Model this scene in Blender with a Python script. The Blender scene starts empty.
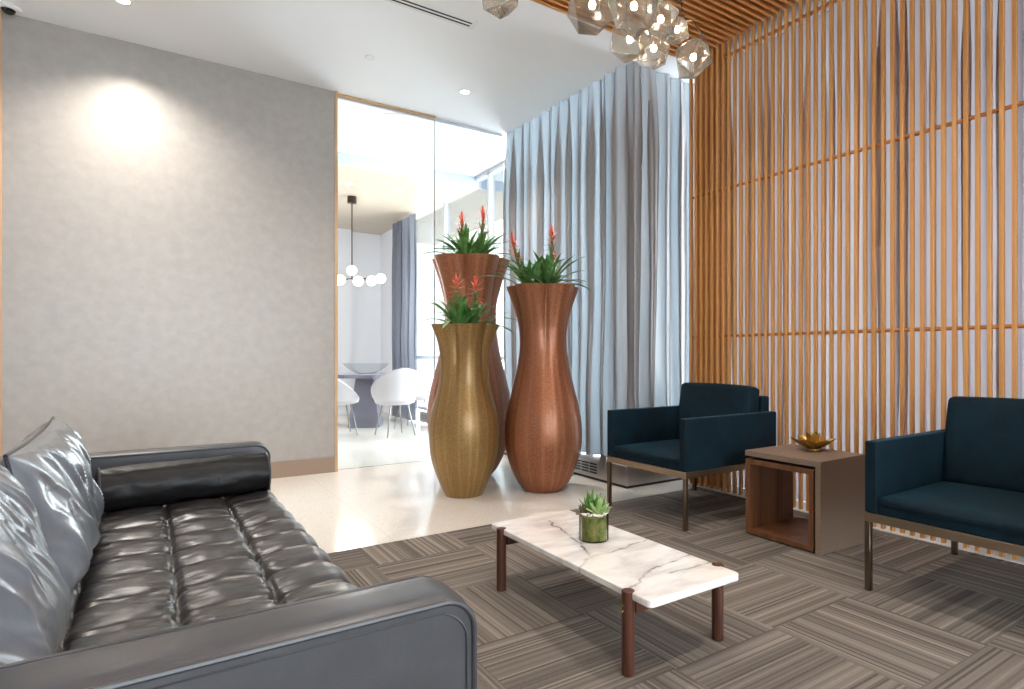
import bpy, bmesh, math, random
from mathutils import Vector, Matrix, noise
PI = math.pi
sc = bpy.context.scene
COL = sc.collection

# ------------------------------------------------------------------ camera, sky, exposure
FPX, CX, V0, H = 604.0, 568.0, 355.0, 1.01
YAW = math.atan(420 / 604)
cam = bpy.data.cameras.new('camera')
cam.sensor_fit = 'HORIZONTAL'; cam.sensor_width = 36.0
cam.lens = FPX / 1024 * 36.0
cam.shift_x = (512 - CX) / 1024.0
cam.shift_y = (V0 - 344.5) / 1024.0
cam.clip_start = 0.02
camo = bpy.data.objects.new('camera', cam); COL.objects.link(camo)
camo.location = (0, 0, H); camo.rotation_euler = (PI / 2, 0, -YAW)
sc.camera = camo

w = bpy.data.worlds.new('sky'); sc.world = w; w.use_nodes = True
wn = w.node_tree; wn.nodes.clear()
wo = wn.nodes.new('ShaderNodeOutputWorld'); bg = wn.nodes.new('ShaderNodeBackground')
bg.inputs['Color'].default_value = (0.87, 0.94, 1.0, 1); bg.inputs['Strength'].default_value = 5.5
wn.links.new(bg.outputs[0], wo.inputs[0])

sc.view_settings.view_transform = 'Standard'; sc.view_settings.look = 'None'
sc.view_settings.gamma = 1.0; sc.view_settings.use_curve_mapping = False
sc.view_settings.exposure = 0.98
cy = sc.cycles
cy.use_denoising = True
cy.max_bounces = 10; cy.diffuse_bounces = 5; cy.glossy_bounces = 4
cy.transmission_bounces = 8; cy.transparent_max_bounces = 24
cy.caustics_reflective = False; cy.caustics_refractive = False
cy.sample_clamp_indirect = 6.0; cy.blur_glossy = 1.0

CEIL = 3.29
def at(u, d, z=0.0):                      # a point at pixel column u, depth d
    r = (u - CX) / FPX * d
    return Vector((d * math.sin(YAW) + r * math.cos(YAW), d * math.cos(YAW) - r * math.sin(YAW), z))
def hz(v, d): return H + (V0 - v) / FPX * d

# ------------------------------------------------------------------ materials
def srgb(r, g, b):
    f = lambda c: (c / 255 / 12.92) if c / 255 <= .04045 else ((c / 255 + .055) / 1.055) ** 2.4
    return (f(r), f(g), f(b), 1)
class Mat:
    def __init__(s, name, col=(.5, .5, .5, 1), rough=.5, metal=0., spec=.5, **kw):
        s.m = bpy.data.materials.new(name); s.m.use_nodes = True
        s.t = s.m.node_tree; s.n = s.t.nodes; s.l = s.t.links
        s.b = s.n['Principled BSDF']; s.out = s.n['Material Output']
        s.b.inputs['Base Color'].default_value = col
        s.b.inputs['Roughness'].default_value = rough
        s.b.inputs['Metallic'].default_value = metal
        s.b.inputs['Specular IOR Level'].default_value = spec
        for k, v in kw.items(): s.b.inputs[k.replace('_', ' ')].default_value = v
    def node(s, t, **kw):
        n = s.n.new(t)
        for k, v in kw.items():
            if hasattr(n, k) and not k.startswith('i_'): setattr(n, k, v)
        return n
    def link(s, a, b): s.l.new(a, b)
    def coords(s, kind='Object', scale=(1, 1, 1), rot=(0, 0, 0)):
        c = s.n.new('ShaderNodeTexCoord'); m = s.n.new('ShaderNodeMapping')
        m.inputs['Scale'].default_value = scale; m.inputs['Rotation'].default_value = rot
        s.l.new(c.outputs[kind], m.inputs['Vector']); return m.outputs[0]
    def noise(s, vec, scale=5, detail=3, rough=.5, dist=0):
        n = s.n.new('ShaderNodeTexNoise'); n.inputs['Scale'].default_value = scale
        n.inputs['Detail'].default_value = detail; n.inputs['Roughness'].default_value = rough
        n.inputs['Distortion'].default_value = dist
        if vec: s.l.new(vec, n.inputs['Vector'])
        return n.outputs['Fac']
    def ramp(s, fac, stops):
        r = s.n.new('ShaderNodeValToRGB'); e = r.color_ramp.elements
        while len(e) < len(stops): e.new(.5)
        for k, (p, c) in enumerate(stops): e[k].position = p; e[k].color = c
        s.l.new(fac, r.inputs[0]); return r.outputs[0]
    def color(s, sock): s.l.new(sock, s.b.inputs['Base Color'])
    def bump(s, sock, strength=.2, dist=.01):
        b = s.n.new('ShaderNodeBump'); b.inputs['Strength'].default_value = strength
        b.inputs['Distance'].default_value = dist; s.l.new(sock, b.inputs['Height'])
        s.l.new(b.outputs[0], s.b.inputs['Normal'])
    def math(s, op, a, b=None, c=None):
        m = s.n.new('ShaderNodeMath'); m.operation = op
        for k, x in enumerate((a, b, c)):
            if x is None: continue
            if isinstance(x, (int, float)): m.inputs[k].default_value = x
            else: s.l.new(x, m.inputs[k])
        return m.outputs[0]
    def mix(s, fac, a, b):
        m = s.n.new('ShaderNodeMix'); m.data_type = 'RGBA'
        for k, x in ((0, fac), (6, a), (7, b)):
            if isinstance(x, (int, float, tuple)): m.inputs[k].default_value = x
            else: s.l.new(x, m.inputs[k])
        return m.outputs[2]

M = {}
def simple(key, col, rough=.5, metal=0., **kw):
    M[key] = Mat(key, col, rough, metal, **kw).m

# grey pearl wallcovering
m = Mat('grey_wallcovering', srgb(152, 146, 140), .42, .25)
v = m.coords('Object', (1, 1, 1)); n1 = m.noise(v, 14, 5, .6); n2 = m.noise(v, 90, 3, .6)
m.color(m.ramp(n1, [(.3, srgb(158, 152, 146)), (.7, srgb(167, 161, 155))]))
m.bump(n2, .15, .003); M['wallcover'] = m.m
# white paint
m = Mat('white_paint', srgb(246, 247, 249), .7); m.bump(m.noise(m.coords(), 60, 2), .03, .002); M['white'] = m.m
m = Mat('pale_plaster', srgb(232, 234, 240), .75); m.bump(m.noise(m.coords(), 40, 2), .03, .002); M['plaster'] = m.m
m = Mat('pale_blue_soffit', srgb(190, 198, 214), .8); M['soffit'] = m.m
m = Mat('taupe_skirting', srgb(150, 128, 111), .5); m.bump(m.noise(m.coords(), 30, 3), .05, .002); M['skirt'] = m.m
# terrazzo
m = Mat('cream_terrazzo', srgb(225, 214, 198), .13)
v = m.coords('Object'); vo = m.node('ShaderNodeTexVoronoi'); vo.inputs['Scale'].default_value = 160; m.link(v, vo.inputs['Vector'])
sp = m.ramp(vo.outputs['Color'], [(0, srgb(200, 188, 170)), (.25, srgb(230, 223, 212)), (.8, srgb(236, 230, 220)), (1, srgb(243, 240, 234))])
n1 = m.noise(v, 1.6, 4)
base = m.mix(m.ramp(n1, [(.3, (0, 0, 0, 1)), (.7, (.35, .35, .35, 1))]), sp, srgb(236, 230, 220))
sep = m.node('ShaderNodeSeparateXYZ'); m.link(v, sep.inputs[0])      # joints between 1.2 m slabs
jx = m.math('LESS_THAN', m.math('PINGPONG', m.math('ADD', sep.outputs[0], .1), .6), .0014)
jy = m.math('LESS_THAN', m.math('PINGPONG', m.math('ADD', sep.outputs[1], .35), .6), .0014)
m.color(m.mix(m.math('MULTIPLY', m.math('MAXIMUM', jx, jy), .6), base, srgb(190, 178, 162)))
M['terrazzo'] = m.m
# carpet tiles, half-metre, quarter turned
m = Mat('striped_carpet', srgb(130, 118, 108), .95, spec=.1)
v = m.coords('Object'); sep = m.node('ShaderNodeSeparateXYZ'); m.link(v, sep.inputs[0])
tx = m.math('DIVIDE', m.math('SUBTRACT', sep.outputs[0], 1.888), .5); ty = m.math('DIVIDE', m.math('SUBTRACT', sep.outputs[1], .89), .5)
i, j = m.math('FLOOR', tx), m.math('FLOOR', ty)
par = m.math('FLOORED_MODULO', m.math('ADD', i, j), 2.0)
def pick(a, b): return m.math('ADD', m.math('MULTIPLY', par, a), m.math('MULTIPLY', m.math('SUBTRACT', 1.0, par), b))
s_ = pick(sep.outputs[1], sep.outputs[0]); t_ = pick(sep.outputs[0], sep.outputs[1])
tid = m.math('ADD', m.math('MULTIPLY', i, 17.31), m.math('MULTIPLY', j, 7.77))
wn1 = m.node('ShaderNodeTexWhiteNoise', noise_dimensions='1D')
m.link(m.math('ADD', m.math('FLOOR', m.math('MULTIPLY', s_, 112.0)), m.math('MULTIPLY', tid, 53.0)), wn1.inputs['W'])
wn2 = m.node('ShaderNodeTexWhiteNoise', noise_dimensions='1D')
m.link(m.math('ADD', m.math('FLOOR', m.math('MULTIPLY', s_, 29.0)), m.math('MULTIPLY', tid, 31.0)), wn2.inputs['W'])
wn3 = m.node('ShaderNodeTexWhiteNoise', noise_dimensions='1D'); m.link(tid, wn3.inputs['W'])
yarn = m.noise(v, 420, 2, .6)
val = m.math('ADD', m.math('ADD', m.math('MULTIPLY', wn1.outputs['Value'], .50), m.math('MULTIPLY', wn2.outputs['Value'], .16)),
             m.math('ADD', m.math('MULTIPLY', wn3.outputs['Value'], .10), m.math('MULTIPLY', yarn, .40)))
m.color(m.ramp(val, [(.22, srgb(76, 70, 66)), (.42, srgb(104, 97, 91)), (.70, srgb(124, 116, 108)), (.95, srgb(154, 144, 134))]))
m.bump(m.math('ADD', wn1.outputs['Value'], m.math('MULTIPLY', yarn, .8)), .35, .004); M['carpet'] = m.m
# woods
def wood(key, c1, c2, axis, rough=.45, scale=1.0):
    m = Mat(key, c1, rough)
    sc_ = [34 * scale, 34 * scale, 34 * scale]; sc_[axis] = 1.6 * scale
    v = m.coords('Object', tuple(sc_)); n = m.noise(v, 1.0, 6, .65, .6)
    n2 = m.noise(m.coords('Object', tuple(x * 3 for x in sc_)), 1.0, 3)
    f = m.math('ADD', m.math('MULTIPLY', n, .75), m.math('MULTIPLY', n2, .25))
    m.color(m.ramp(f, [(.32, c2), (.66, c1)])); m.bump(f, .08, .002); M[key] = m.m; return m
wood('oak_slat', srgb(214, 158, 94), srgb(190, 130, 70), 2)
wood('oak_ceiling', srgb(216, 154, 92), srgb(188, 122, 64), 0)
wood('oak_trim', srgb(214, 176, 132), srgb(188, 146, 100), 2)
wood('oak_rod', srgb(206, 140, 76), srgb(170, 106, 54), 1)
wood('walnut', srgb(96, 54, 36), srgb(50, 25, 16), 2, .4)
wood('walnut_long', srgb(96, 54, 36), srgb(50, 25, 16), 0, .4)
wood('walnut_cube', srgb(124, 78, 46), srgb(62, 36, 21), 2, .45, .5)
wood('backing', srgb(62, 37, 21), srgb(44, 25, 14), 0, .7)
wood('pale_plank', srgb(200, 186, 168), srgb(180, 164, 144), 0, .35)
# drapes
def drape(key, c, trans, tw, blue):
    m = Mat(key, c, .5); m.n.remove(m.b)
    v = m.coords('Object', (60, 60, 2.5)); n = m.noise(v, 1.0, 4); v2 = m.coords('Object', (3, 3, 1.1)); n2 = m.noise(v2, 2.2, 4)
    col = m.mix(m.math('MULTIPLY', n, .5), c, tuple(x * .8 for x in c[:3]) + (1,))
    d = m.node('ShaderNodeBsdfDiffuse'); t = m.node('ShaderNodeBsdfTranslucent'); g = m.node('ShaderNodeBsdfGlossy')
    g.inputs['Roughness'].default_value = .38; g.inputs['Color'].default_value = (.8, .8, .8, 1)
    t.inputs['Color'].default_value = blue; m.link(col, d.inputs['Color'])
    b = m.node('ShaderNodeBump'); b.inputs['Strength'].default_value = .25; b.inputs['Distance'].default_value = .03
    m.link(n2, b.inputs['Height'])
    for q in (d, g): m.link(b.outputs[0], q.inputs['Normal'])
    m1 = m.node('ShaderNodeMixShader'); m1.inputs[0].default_value = trans
    m.link(d.outputs[0], m1.inputs[1]); m.link(t.outputs[0], m1.inputs[2])
    m2 = m.node('ShaderNodeMixShader'); m2.inputs[0].default_value = tw
    m.link(m1.outputs[0], m2.inputs[1]); m.link(g.outputs[0], m2.inputs[2]); m.link(m2.outputs[0], m.out.inputs[0])
    M[key] = m.m
drape('silver_drape', srgb(148, 141, 137), .17, .12, (.60, .76, .88, 1))
drape('sheer_drape', srgb(184, 175, 182), .09, .05, (.82, .82, .88, 1))
drape('slate_drape', srgb(108, 112, 128), .10, .06, (.5, .53, .6, 1))
# leather
def leather(key, c, rough, wr, scl, coat=.3, cr=.22, spec=.7):
    m = Mat(key, c, rough, 0, spec, Coat_Weight=coat, Coat_Roughness=cr)
    n1 = m.noise(m.coords('Object', (1, 1, 1)), 260, 2, .5); n2 = m.noise(m.coords('Object', scl), 1.0, 4, .55, .5)
    n3 = m.noise(m.coords('Object'), 7, 4, .6)
    m.color(m.ramp(n3, [(.3, tuple(x * .75 for x in c[:3]) + (1,)), (.75, tuple(x * 1.35 for x in c[:3]) + (1,))]))
    m.link(m.math('ADD', m.math('MULTIPLY', n3, .22), rough - .1), m.b.inputs['Roughness'])
    m.bump(m.math('ADD', m.math('MULTIPLY', n1, .06), m.math('MULTIPLY', n2, wr)), .35, .012); M[key] = m.m
leather('leather', srgb(60, 60, 64), .36, .12, (9, 9, 9), .2, .25)
leather('leather_seat', srgb(42, 40, 40), .33, .5, (8, 26, 9), .35, .26)
leather('leather_cushion_lit', srgb(96, 100, 108), .30, .2, (14, 14, 14), 1.0, .2)  # dark leather, base colour lightened to carry its silvery highlights
leather('leather_bolster', srgb(17, 16, 17), .42, .6, (10, 16, 16), 0, .3, .32)
simple('leather_piping', srgb(58, 58, 62), .35)
simple('dark_base', srgb(26, 24, 24), .5)
# velvet
m = Mat('teal_velvet', srgb(16, 40, 50), .75, 0, .15, Sheen_Weight=.40, Sheen_Roughness=.35, Sheen_Tint=srgb(70, 120, 140))
n1 = m.noise(m.coords('Object'), 6, 4, .6, .8)
m.color(m.ramp(n1, [(.3, srgb(8, 24, 33)), (.7, srgb(15, 38, 49))])); m.bump(m.noise(m.coords('Object'), 300, 2), .12, .002); M['velvet'] = m.m
# metals
def metal(key, c, rough, nb=0, scl=(200, 200, 200)):
    m = Mat(key, c, rough, 1.0)
    if nb: m.bump(m.noise(m.coords('Object', scl), 1, 2), nb, .002)
    M[key] = m.m
metal('bronze', srgb(118, 102, 88), .38, .05)
metal('champagne', srgb(164, 146, 124), .38, .05)
metal('dark_bronze', srgb(70, 58, 50), .35)
metal('brass', srgb(188, 152, 84), .34, .1, (40, 40, 40))
metal('brass_pin', srgb(226, 186, 110), .25)
metal('steel', srgb(186, 182, 178), .3, .05, (4, 4, 160))
metal('chrome_leg', srgb(150, 146, 144), .3)
# vases: vertical strips of small hammered metal leaf
def vase_mat(key, c1, c2, c3):
    m = Mat(key, c1, .44, .55, .5, Coat_Weight=.2, Coat_Roughness=.16)
    tc = m.node('ShaderNodeTexCoord'); sep = m.node('ShaderNodeSeparateXYZ'); m.link(tc.outputs['Object'], sep.inputs[0])
    ang = m.math('ARCTAN2', sep.outputs[1], sep.outputs[0])
    strip = m.math('FLOOR', m.math('MULTIPLY', ang, 9.55)); fr = m.math('FRACT', m.math('MULTIPLY', ang, 9.55))
    row = m.math('FLOOR', m.math('MULTIPLY', sep.outputs[2], 130))
    wn_ = m.node('ShaderNodeTexWhiteNoise', noise_dimensions='2D'); cb = m.node('ShaderNodeCombineXYZ')
    m.link(m.math('FLOOR', m.math('MULTIPLY', ang, 30)), cb.inputs[0]); m.link(row, cb.inputs[1]); m.link(cb.outputs[0], wn_.inputs['Vector'])
    wn2_ = m.node('ShaderNodeTexWhiteNoise', noise_dimensions='1D'); m.link(strip, wn2_.inputs['W'])
    f = m.math('ADD', m.math('MULTIPLY', wn_.outputs['Value'], .5), m.math('MULTIPLY', wn2_.outputs['Value'], .5))
    col = m.ramp(f, [(.15, c2), (.5, c1), (.9, c3)])
    edge = m.math('LESS_THAN', fr, .06)
    m.color(m.mix(m.math('MULTIPLY', edge, .45), col, tuple(x * .4 for x in c2[:3]) + (1,)))
    m.bump(m.math('SUBTRACT', m.math('MULTIPLY', wn_.outputs['Value'], .5), edge), .3, .003); M[key] = m.m
vase_mat('copper_leaf', srgb(156, 98, 66), srgb(138, 84, 55), srgb(172, 112, 78))
vase_mat('gold_leaf', srgb(150, 118, 70), srgb(136, 105, 60), srgb(164, 131, 82))
# plants
def leafmat(key, a, b, rough=.4):
    m = Mat(key, a, rough); n = m.noise(m.coords('Object'), 18, 3); m.color(m.ramp(n, [(.3, a), (.7, b)]))
    m.b.inputs['Subsurface Weight'].default_value = 0.0; M[key] = m.m
leafmat('leaf', srgb(62, 108, 54), srgb(118, 162, 88)); leafmat('stem_leaf', srgb(96, 112, 48), srgb(130, 118, 60))
leafmat('bract', srgb(232, 76, 60), srgb(244, 136, 108)); leafmat('soil', srgb(46, 36, 28), srgb(70, 54, 40), .9)
leafmat('aloe', srgb(70, 124, 46), srgb(112, 160, 70)); leafmat('star', srgb(128, 158, 92), srgb(160, 182, 118))
leafmat('dusk', srgb(70, 78, 50), srgb(92, 66, 54)); leafmat('sage', srgb(132, 152, 118), srgb(166, 182, 148))
m = Mat('moss', srgb(96, 104, 40), .9); v = m.coords('Object', (1, 1, .7)); n1 = m.noise(v, 34, 5, .7)
m.color(m.ramp(n1, [(.34, srgb(66, 70, 30)), (.48, srgb(104, 112, 46)), (.56, srgb(118, 112, 58)), (.70, srgb(150, 130, 84))])); m.bump(n1, .6, .01); M['moss'] = m.m
leafmat('pebble', srgb(226, 214, 202), srgb(244, 238, 230), .6)
# marble
m = Mat('white_marble', srgb(232, 226, 220), .1, 0, .5)
v = m.coords('Object')
wz = m.node('ShaderNodeTexNoise'); wz.inputs['Scale'].default_value = 26; wz.inputs['Detail'].default_value = 4; m.link(v, wz.inputs['Vector'])
wz2 = m.node('ShaderNodeTexNoise'); wz2.inputs['Scale'].default_value = 7; wz2.inputs['Detail'].default_value = 3; m.link(v, wz2.inputs['Vector'])
def vm(op, a, b=None, c=None):
    n = m.node('ShaderNodeVectorMath', operation=op)
    for k, x in enumerate((a, b)):
        if x is None: continue
        if isinstance(x, tuple): n.inputs[k].default_value = x
        else: m.link(x, n.inputs[k])
    if c is not None:
        if isinstance(c, float): n.inputs['Scale'].default_value = c
        else: m.link(c, n.inputs['Scale'])
    return n
w1 = vm('SCALE', vm('SUBTRACT', wz.outputs['Color'], (.5, .5, .5)).outputs[0], c=.030).outputs[0]
w2 = vm('SCALE', vm('SUBTRACT', wz2.outputs['Color'], (.5, .5, .5)).outputs[0], c=.055).outputs[0]
wp = vm('MULTIPLY', vm('ADD', vm('ADD', v, w1).outputs[0], w2).outputs[0], (1., 1., 0.)).outputs[0]
VEINS = [([(.022, .399), (-.004, .268), (-.035, .13), (-.048, .076), (-.109, -.108)], 1.0),
         ([(-.209, -.148), (-.176, -.132), (-.098, -.094), (-.048, -.09), (.013, -.085), (.094, -.072), (.21, -.06)], .8),
         ([(-.217, -.426), (-.158, -.389), (-.084, -.348), (-.004, -.315), (.065, -.297), (.136, -.291), (.215, -.288)], 1.0),
         ([(.015, -.379), (.073, -.395), (.135, -.387), (.215, -.385)], .8)]
tot = None
for pts, st in VEINS:
    dmin = None
    for (ax, ay), (bx, by) in zip(pts[:-1], pts[1:]):
        d = (bx - ax, by - ay); l2 = d[0] ** 2 + d[1] ** 2
        pa = vm('SUBTRACT', wp, (ax, ay, 0.))
        dt_ = vm('DOT_PRODUCT', pa.outputs[0], (d[0] / l2, d[1] / l2, 0.)).outputs['Value']
        cl = m.node('ShaderNodeClamp'); m.link(dt_, cl.inputs[0])
        pr_ = vm('SCALE', (d[0], d[1], 0.), c=cl.outputs[0])
        ds = vm('DISTANCE', pa.outputs[0], pr_.outputs[0]).outputs['Value']
        dmin = ds if dmin is None else m.math('MINIMUM', dmin, ds)
    line = m.math('MULTIPLY', m.ramp(dmin, [(0, (1, 1, 1, 1)), (.0025, (.75, .75, .75, 1)), (.007, (.16, .16, .16, 1)), (.03, (0, 0, 0, 1))]), st)
    tot = line if tot is None else m.math('MAXIMUM', tot, line)
brk = m.ramp(m.noise(v, 17, 3), [(.36, (.25, .25, .25, 1)), (.56, (1, 1, 1, 1))])
cloud = m.noise(m.coords('Object', (1, 2.2, 1), (0, 0, .5)), 5, 5, .6, .4)
c0 = m.ramp(cloud, [(.3, srgb(206, 200, 196)), (.55, srgb(236, 232, 227)), (.8, srgb(243, 240, 236))])
m.color(m.mix(m.math('MULTIPLY', m.math('MULTIPLY', tot, brk), .9), c0, srgb(72, 72, 82))); M['marble'] = m.m
m = Mat('taupe_shagreen', srgb(126, 108, 92), .5); n1 = m.noise(m.coords('Object'), 120, 3)
m.color(m.ramp(n1, [(.3, srgb(116, 98, 84)), (.7, srgb(134, 116, 100))])); m.bump(n1, .1, .002); M['shagreen'] = m.m
# glass: thin panes and shades (transparent + fresnel reflection)
def thin_glass(key, tint, refl, rough=.0, base=.0):
    m = Mat(key); m.n.remove(m.b)
    t = m.node('ShaderNodeBsdfTransparent'); t.inputs[0].default_value = tint
    g = m.node('ShaderNodeBsdfGlossy'); g.inputs['Roughness'].default_value = rough
    lw = m.node('ShaderNodeLayerWeight'); lw.inputs[0].default_value = refl
    mx = m.node('ShaderNodeMixShader'); m.link(m.math('ADD', m.math('MULTIPLY', lw.outputs['Fresnel'], .9), base), mx.inputs[0])
    m.link(t.outputs[0], mx.inputs[1]); m.link(g.outputs[0], mx.inputs[2]); m.link(mx.outputs[0], m.out.inputs[0]); M[key] = m.m
thin_glass('pane', (.97, .985, .985, 1), .12); thin_glass('smoked_glass', (.82, .79, .75, 1), .20, .12, .09)
thin_glass('clear_glass', (.97, .98, .97, 1), .14)
thin_glass('bowl_glass', (.90, .92, .94, 1), .06, .05, .02)
m = Mat('smoky_gem_glass'); m.n.remove(m.b)
t_ = m.node('ShaderNodeBsdfTransparent'); t_.inputs[0].default_value = (.70, .68, .65, 1)
k_ = m.node('ShaderNodeBsdfTranslucent'); k_.inputs[0].default_value = (.60, .58, .56, 1)
g_ = m.node('ShaderNodeBsdfGlossy'); g_.inputs['Roughness'].default_value = .10
lw = m.node('ShaderNodeLayerWeight'); lw.inputs[0].default_value = .2
a_ = m.node('ShaderNodeMixShader'); a_.inputs[0].default_value = .12; m.link(t_.outputs[0], a_.inputs[1]); m.link(k_.outputs[0], a_.inputs[2])
b_ = m.node('ShaderNodeMixShader'); m.link(m.math('ADD', m.math('MULTIPLY', lw.outputs['Fresnel'], .9), .06), b_.inputs[0])
m.link(a_.outputs[0], b_.inputs[1]); m.link(g_.outputs[0], b_.inputs[2]); m.link(b_.outputs[0], m.out.inputs[0]); M['gem_glass'] = m.m
def emit(key, c, s):
    m = Mat(key); m.n.remove(m.b); e = m.node('ShaderNodeEmission'); e.inputs[0].default_value = c; e.inputs[1].default_value = s
    m.link(e.outputs[0], m.out.inputs[0]); M[key] = m.m
emit('bulb', (1, .84, .62, 1), 34); emit('downlight_lens', (1, .95, .86, 1), 9); emit('globe', (1, .93, .84, 1), 3.0)
simple('white_plastic', srgb(232, 232, 230), .4); simple('black_gap', srgb(30, 30, 36), .7); simple('black_dome', srgb(18, 18, 20), .08)
simple('grey_mesh', srgb(214, 216, 220), .6); simple('black_cord', srgb(24, 22, 22), .5)
simple('ivory_fabric', srgb(198, 194, 198), .85); simple('lavender_lacquer', srgb(116, 114, 128), .3); simple('stone_grey', srgb(150, 146, 142), .5)
simple('window_frame', srgb(206, 210, 216), .4)

# ------------------------------------------------------------------ mesh builder
class MB:
    def __init__(s): s.v = []; s.f = []
    def add(s, vs, fs):
        o = len(s.v); s.v += [tuple(x) for x in vs]; s.f += [tuple(i + o for i in f) for f in fs]; return s
    def box(s, x0, x1, y0, y1, z0, z1, M_=None):
        vs = [Vector((x, y, z)) for z in (z0, z1) for y in (y0, y1) for x in (x0, x1)]
        if M_: vs = [M_ @ q for q in vs]
        return s.add(vs, [(0, 2, 3, 1), (4, 5, 7, 6), (0, 1, 5, 4), (2, 6, 7, 3), (0, 4, 6, 2), (1, 3, 7, 5)])
    def tube(s, pts, r, n=10, caps=True):
        pts = [Vector(p) for p in pts]; k = len(pts); rs = r if isinstance(r, (list, tuple)) else [r] * k
        vs = []; up = None
        for i, p in enumerate(pts):
            d = (pts[min(i + 1, k - 1)] - pts[max(i - 1, 0)]).normalized()
            if up is None: up = d.orthogonal().normalized()
            up = (up - d * up.dot(d)); up = up.normalized() if up.length > 1e-6 else d.orthogonal().normalized()
            sd = d.cross(up)
            vs += [p + (up * math.cos(2 * PI * a / n) + sd * math.sin(2 * PI * a / n)) * rs[i] for a in range(n)]
        fs = [(i * n + a, i * n + (a + 1) % n, (i + 1) * n + (a + 1) % n, (i + 1) * n + a) for i in range(k - 1) for a in range(n)]
        if caps: fs += [tuple(reversed(range(n))), tuple((k - 1) * n + a for a in range(n))]
        return s.add(vs, fs)
    def lathe(s, prof, c=(0, 0, 0), n=32, mod=None, cap0=True, cap1=True):
        c = Vector(c); vs = []
        for r, z in prof:
            for a in range(n):
                th = 2 * PI * a / n; rr = r * (mod(th, z) if mod else 1)
                vs.append(c + Vector((rr * math.cos(th), rr * math.sin(th), z)))
        k = len(prof)
        fs = [(i * n + a, i * n + (a + 1) % n, (i + 1) * n + (a + 1) % n, (i + 1) * n + a) for i in range(k - 1) for a in range(n)]
        if cap0: fs.append(tuple(reversed(range(n))))
        if cap1: fs.append(tuple((k - 1) * n + a for a in range(n)))
        return s.add(vs, fs)
    def grid(s, fn, nu, nv, loop_u=False):
        vs = [fn(i / (nu if loop_u else nu - 1), j / (nv - 1)) for j in range(nv) for i in range(nu)]
        fs = [(j * nu + i, j * nu + (i + 1) % nu, (j + 1) * nu + (i + 1) % nu, (j + 1) * nu + i)
              for j in range(nv - 1) for i in range(nu if loop_u else nu - 1)]
        return s.add(vs, fs)
    def prism(s, poly, z0, z1):
        n = len(poly); vs = [(x, y, z0) for x, y in poly] + [(x, y, z1) for x, y in poly]
        return s.add(vs, [tuple(reversed(range(n))), tuple(range(n, 2 * n))] + [(i, (i + 1) % n, n + (i + 1) % n, n + i) for i in range(n)])
    def build(s, name, mat, parent=None, bevel=0, seg=2, smooth=True, ang=40, fix=True, solid=0, sub=0):
        me = bpy.data.meshes.new(name); me.from_pydata(s.v, [], s.f)
        if fix:
            bm = bmesh.new(); bm.from_mesh(me); bmesh.ops.remove_doubles(bm, verts=bm.verts, dist=1e-6)
            bmesh.ops.recalc_face_normals(bm, faces=bm.faces); bm.to_mesh(me); bm.free()
        me.materials.append(M[mat]); me.update()
        if smooth: me.shade_smooth(); me.set_sharp_from_angle(angle=math.radians(ang))
        o = bpy.data.objects.new(name, me); COL.objects.link(o)
        if parent: o.parent = parent
        if solid: q = o.modifiers.new('solid', 'SOLIDIFY'); q.thickness = solid; q.offset = 0
        if bevel:
            q = o.modifiers.new('bevel', 'BEVEL'); q.width = bevel; q.segments = seg; q.limit_method = 'ANGLE'; q.angle_limit = math.radians(35)
        if sub: q = o.modifiers.new('sub', 'SUBSURF'); q.levels = q.render_levels = sub
        return o
def struct(o): o['kind'] = 'structure'; return o
def tag(o, label, cat, group=None, kind=None):
    o['label'] = label; o['category'] = cat
    if group: o['group'] = group
    if kind: o['kind'] = kind
    return o
def thing(name, label, cat, loc=(0, 0, 0), rz=0, group=None):
    o = bpy.data.objects.new(name, None); COL.objects.link(o); o.empty_display_size = .1
    o.location = loc; o.rotation_euler = (0, 0, rz); return tag(o, label, cat, group)
def copy_tree(o, parent=None):
    c = o.copy(); COL.objects.link(c); c.parent = parent
    for ch in list(o.children): copy_tree(ch, c)
    return c
def rrect(x0, x1, y0, y1, r, n=6):
    p = []
    for cx, cy_, a0 in ((x1 - r, y1 - r, 0), (x0 + r, y1 - r, 90), (x0 + r, y0 + r, 180), (x1 - r, y0 + r, 270)):
        p += [(cx + r * math.cos(math.radians(a0 + 90 * k / n)), cy_ + r * math.sin(math.radians(a0 + 90 * k / n))) for k in range(n + 1)]
    return p

# ================================================================== SETTING
WY = 5.44                                    # plane of the left wall and the glass partition
struct(MB().box(-3.2, 4.6, -4.2, 11.2, -.12, 0).build('floor', 'terrazzo'))
struct(MB().box(-3.0, 3.44, -4.0, 3.205, .0005, .006).build('carpet', 'carpet'))
struct(MB().box(-3.2, 4.6, 3.33, 7.05, CEIL, CEIL + .2).build('ceiling', 'white'))
struct(MB().box(-3.2, 4.6, -4.2, 3.33, CEIL + .065, CEIL + .2).build('ceiling_backing', 'backing'))
struct(MB().box(-3.2, 4.6, 7.05, 11.2, 3.16, CEIL + .2).build('ceiling_dining', 'pale_plank'))
struct(MB().box(-3.2, 4.6, 7.03, 7.05, 3.155, CEIL).build('trim_1', 'soffit'))          # soffit fascia
struct(MB().box(-.798, 1.325, WY, WY + .14, .132, CEIL).build('wall_left', 'wallcover'))
struct(MB().box(-.798, 1.325, WY - .012, WY + .14, 0, .132).build('baseboard_left', 'skirt', bevel=.003))
struct(MB().box(1.325, 1.348, WY - .015, WY + .155, 0, CEIL).build('trim_2', 'oak_trim', bevel=.002))
struct(MB().box(-.82, -.798, WY - .015, WY + .155, 0, CEIL).build('trim_3', 'oak_trim', bevel=.002))
struct(MB().box(1.348, 2.262, WY + .02, WY + .12, CEIL - .014, CEIL).build('trim_4', 'oak_trim', bevel=.002))
struct(MB().box(-3.2, -.82, WY + .02, WY + .14, 0, CEIL).build('wall_far_left', 'wallcover'))
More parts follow.
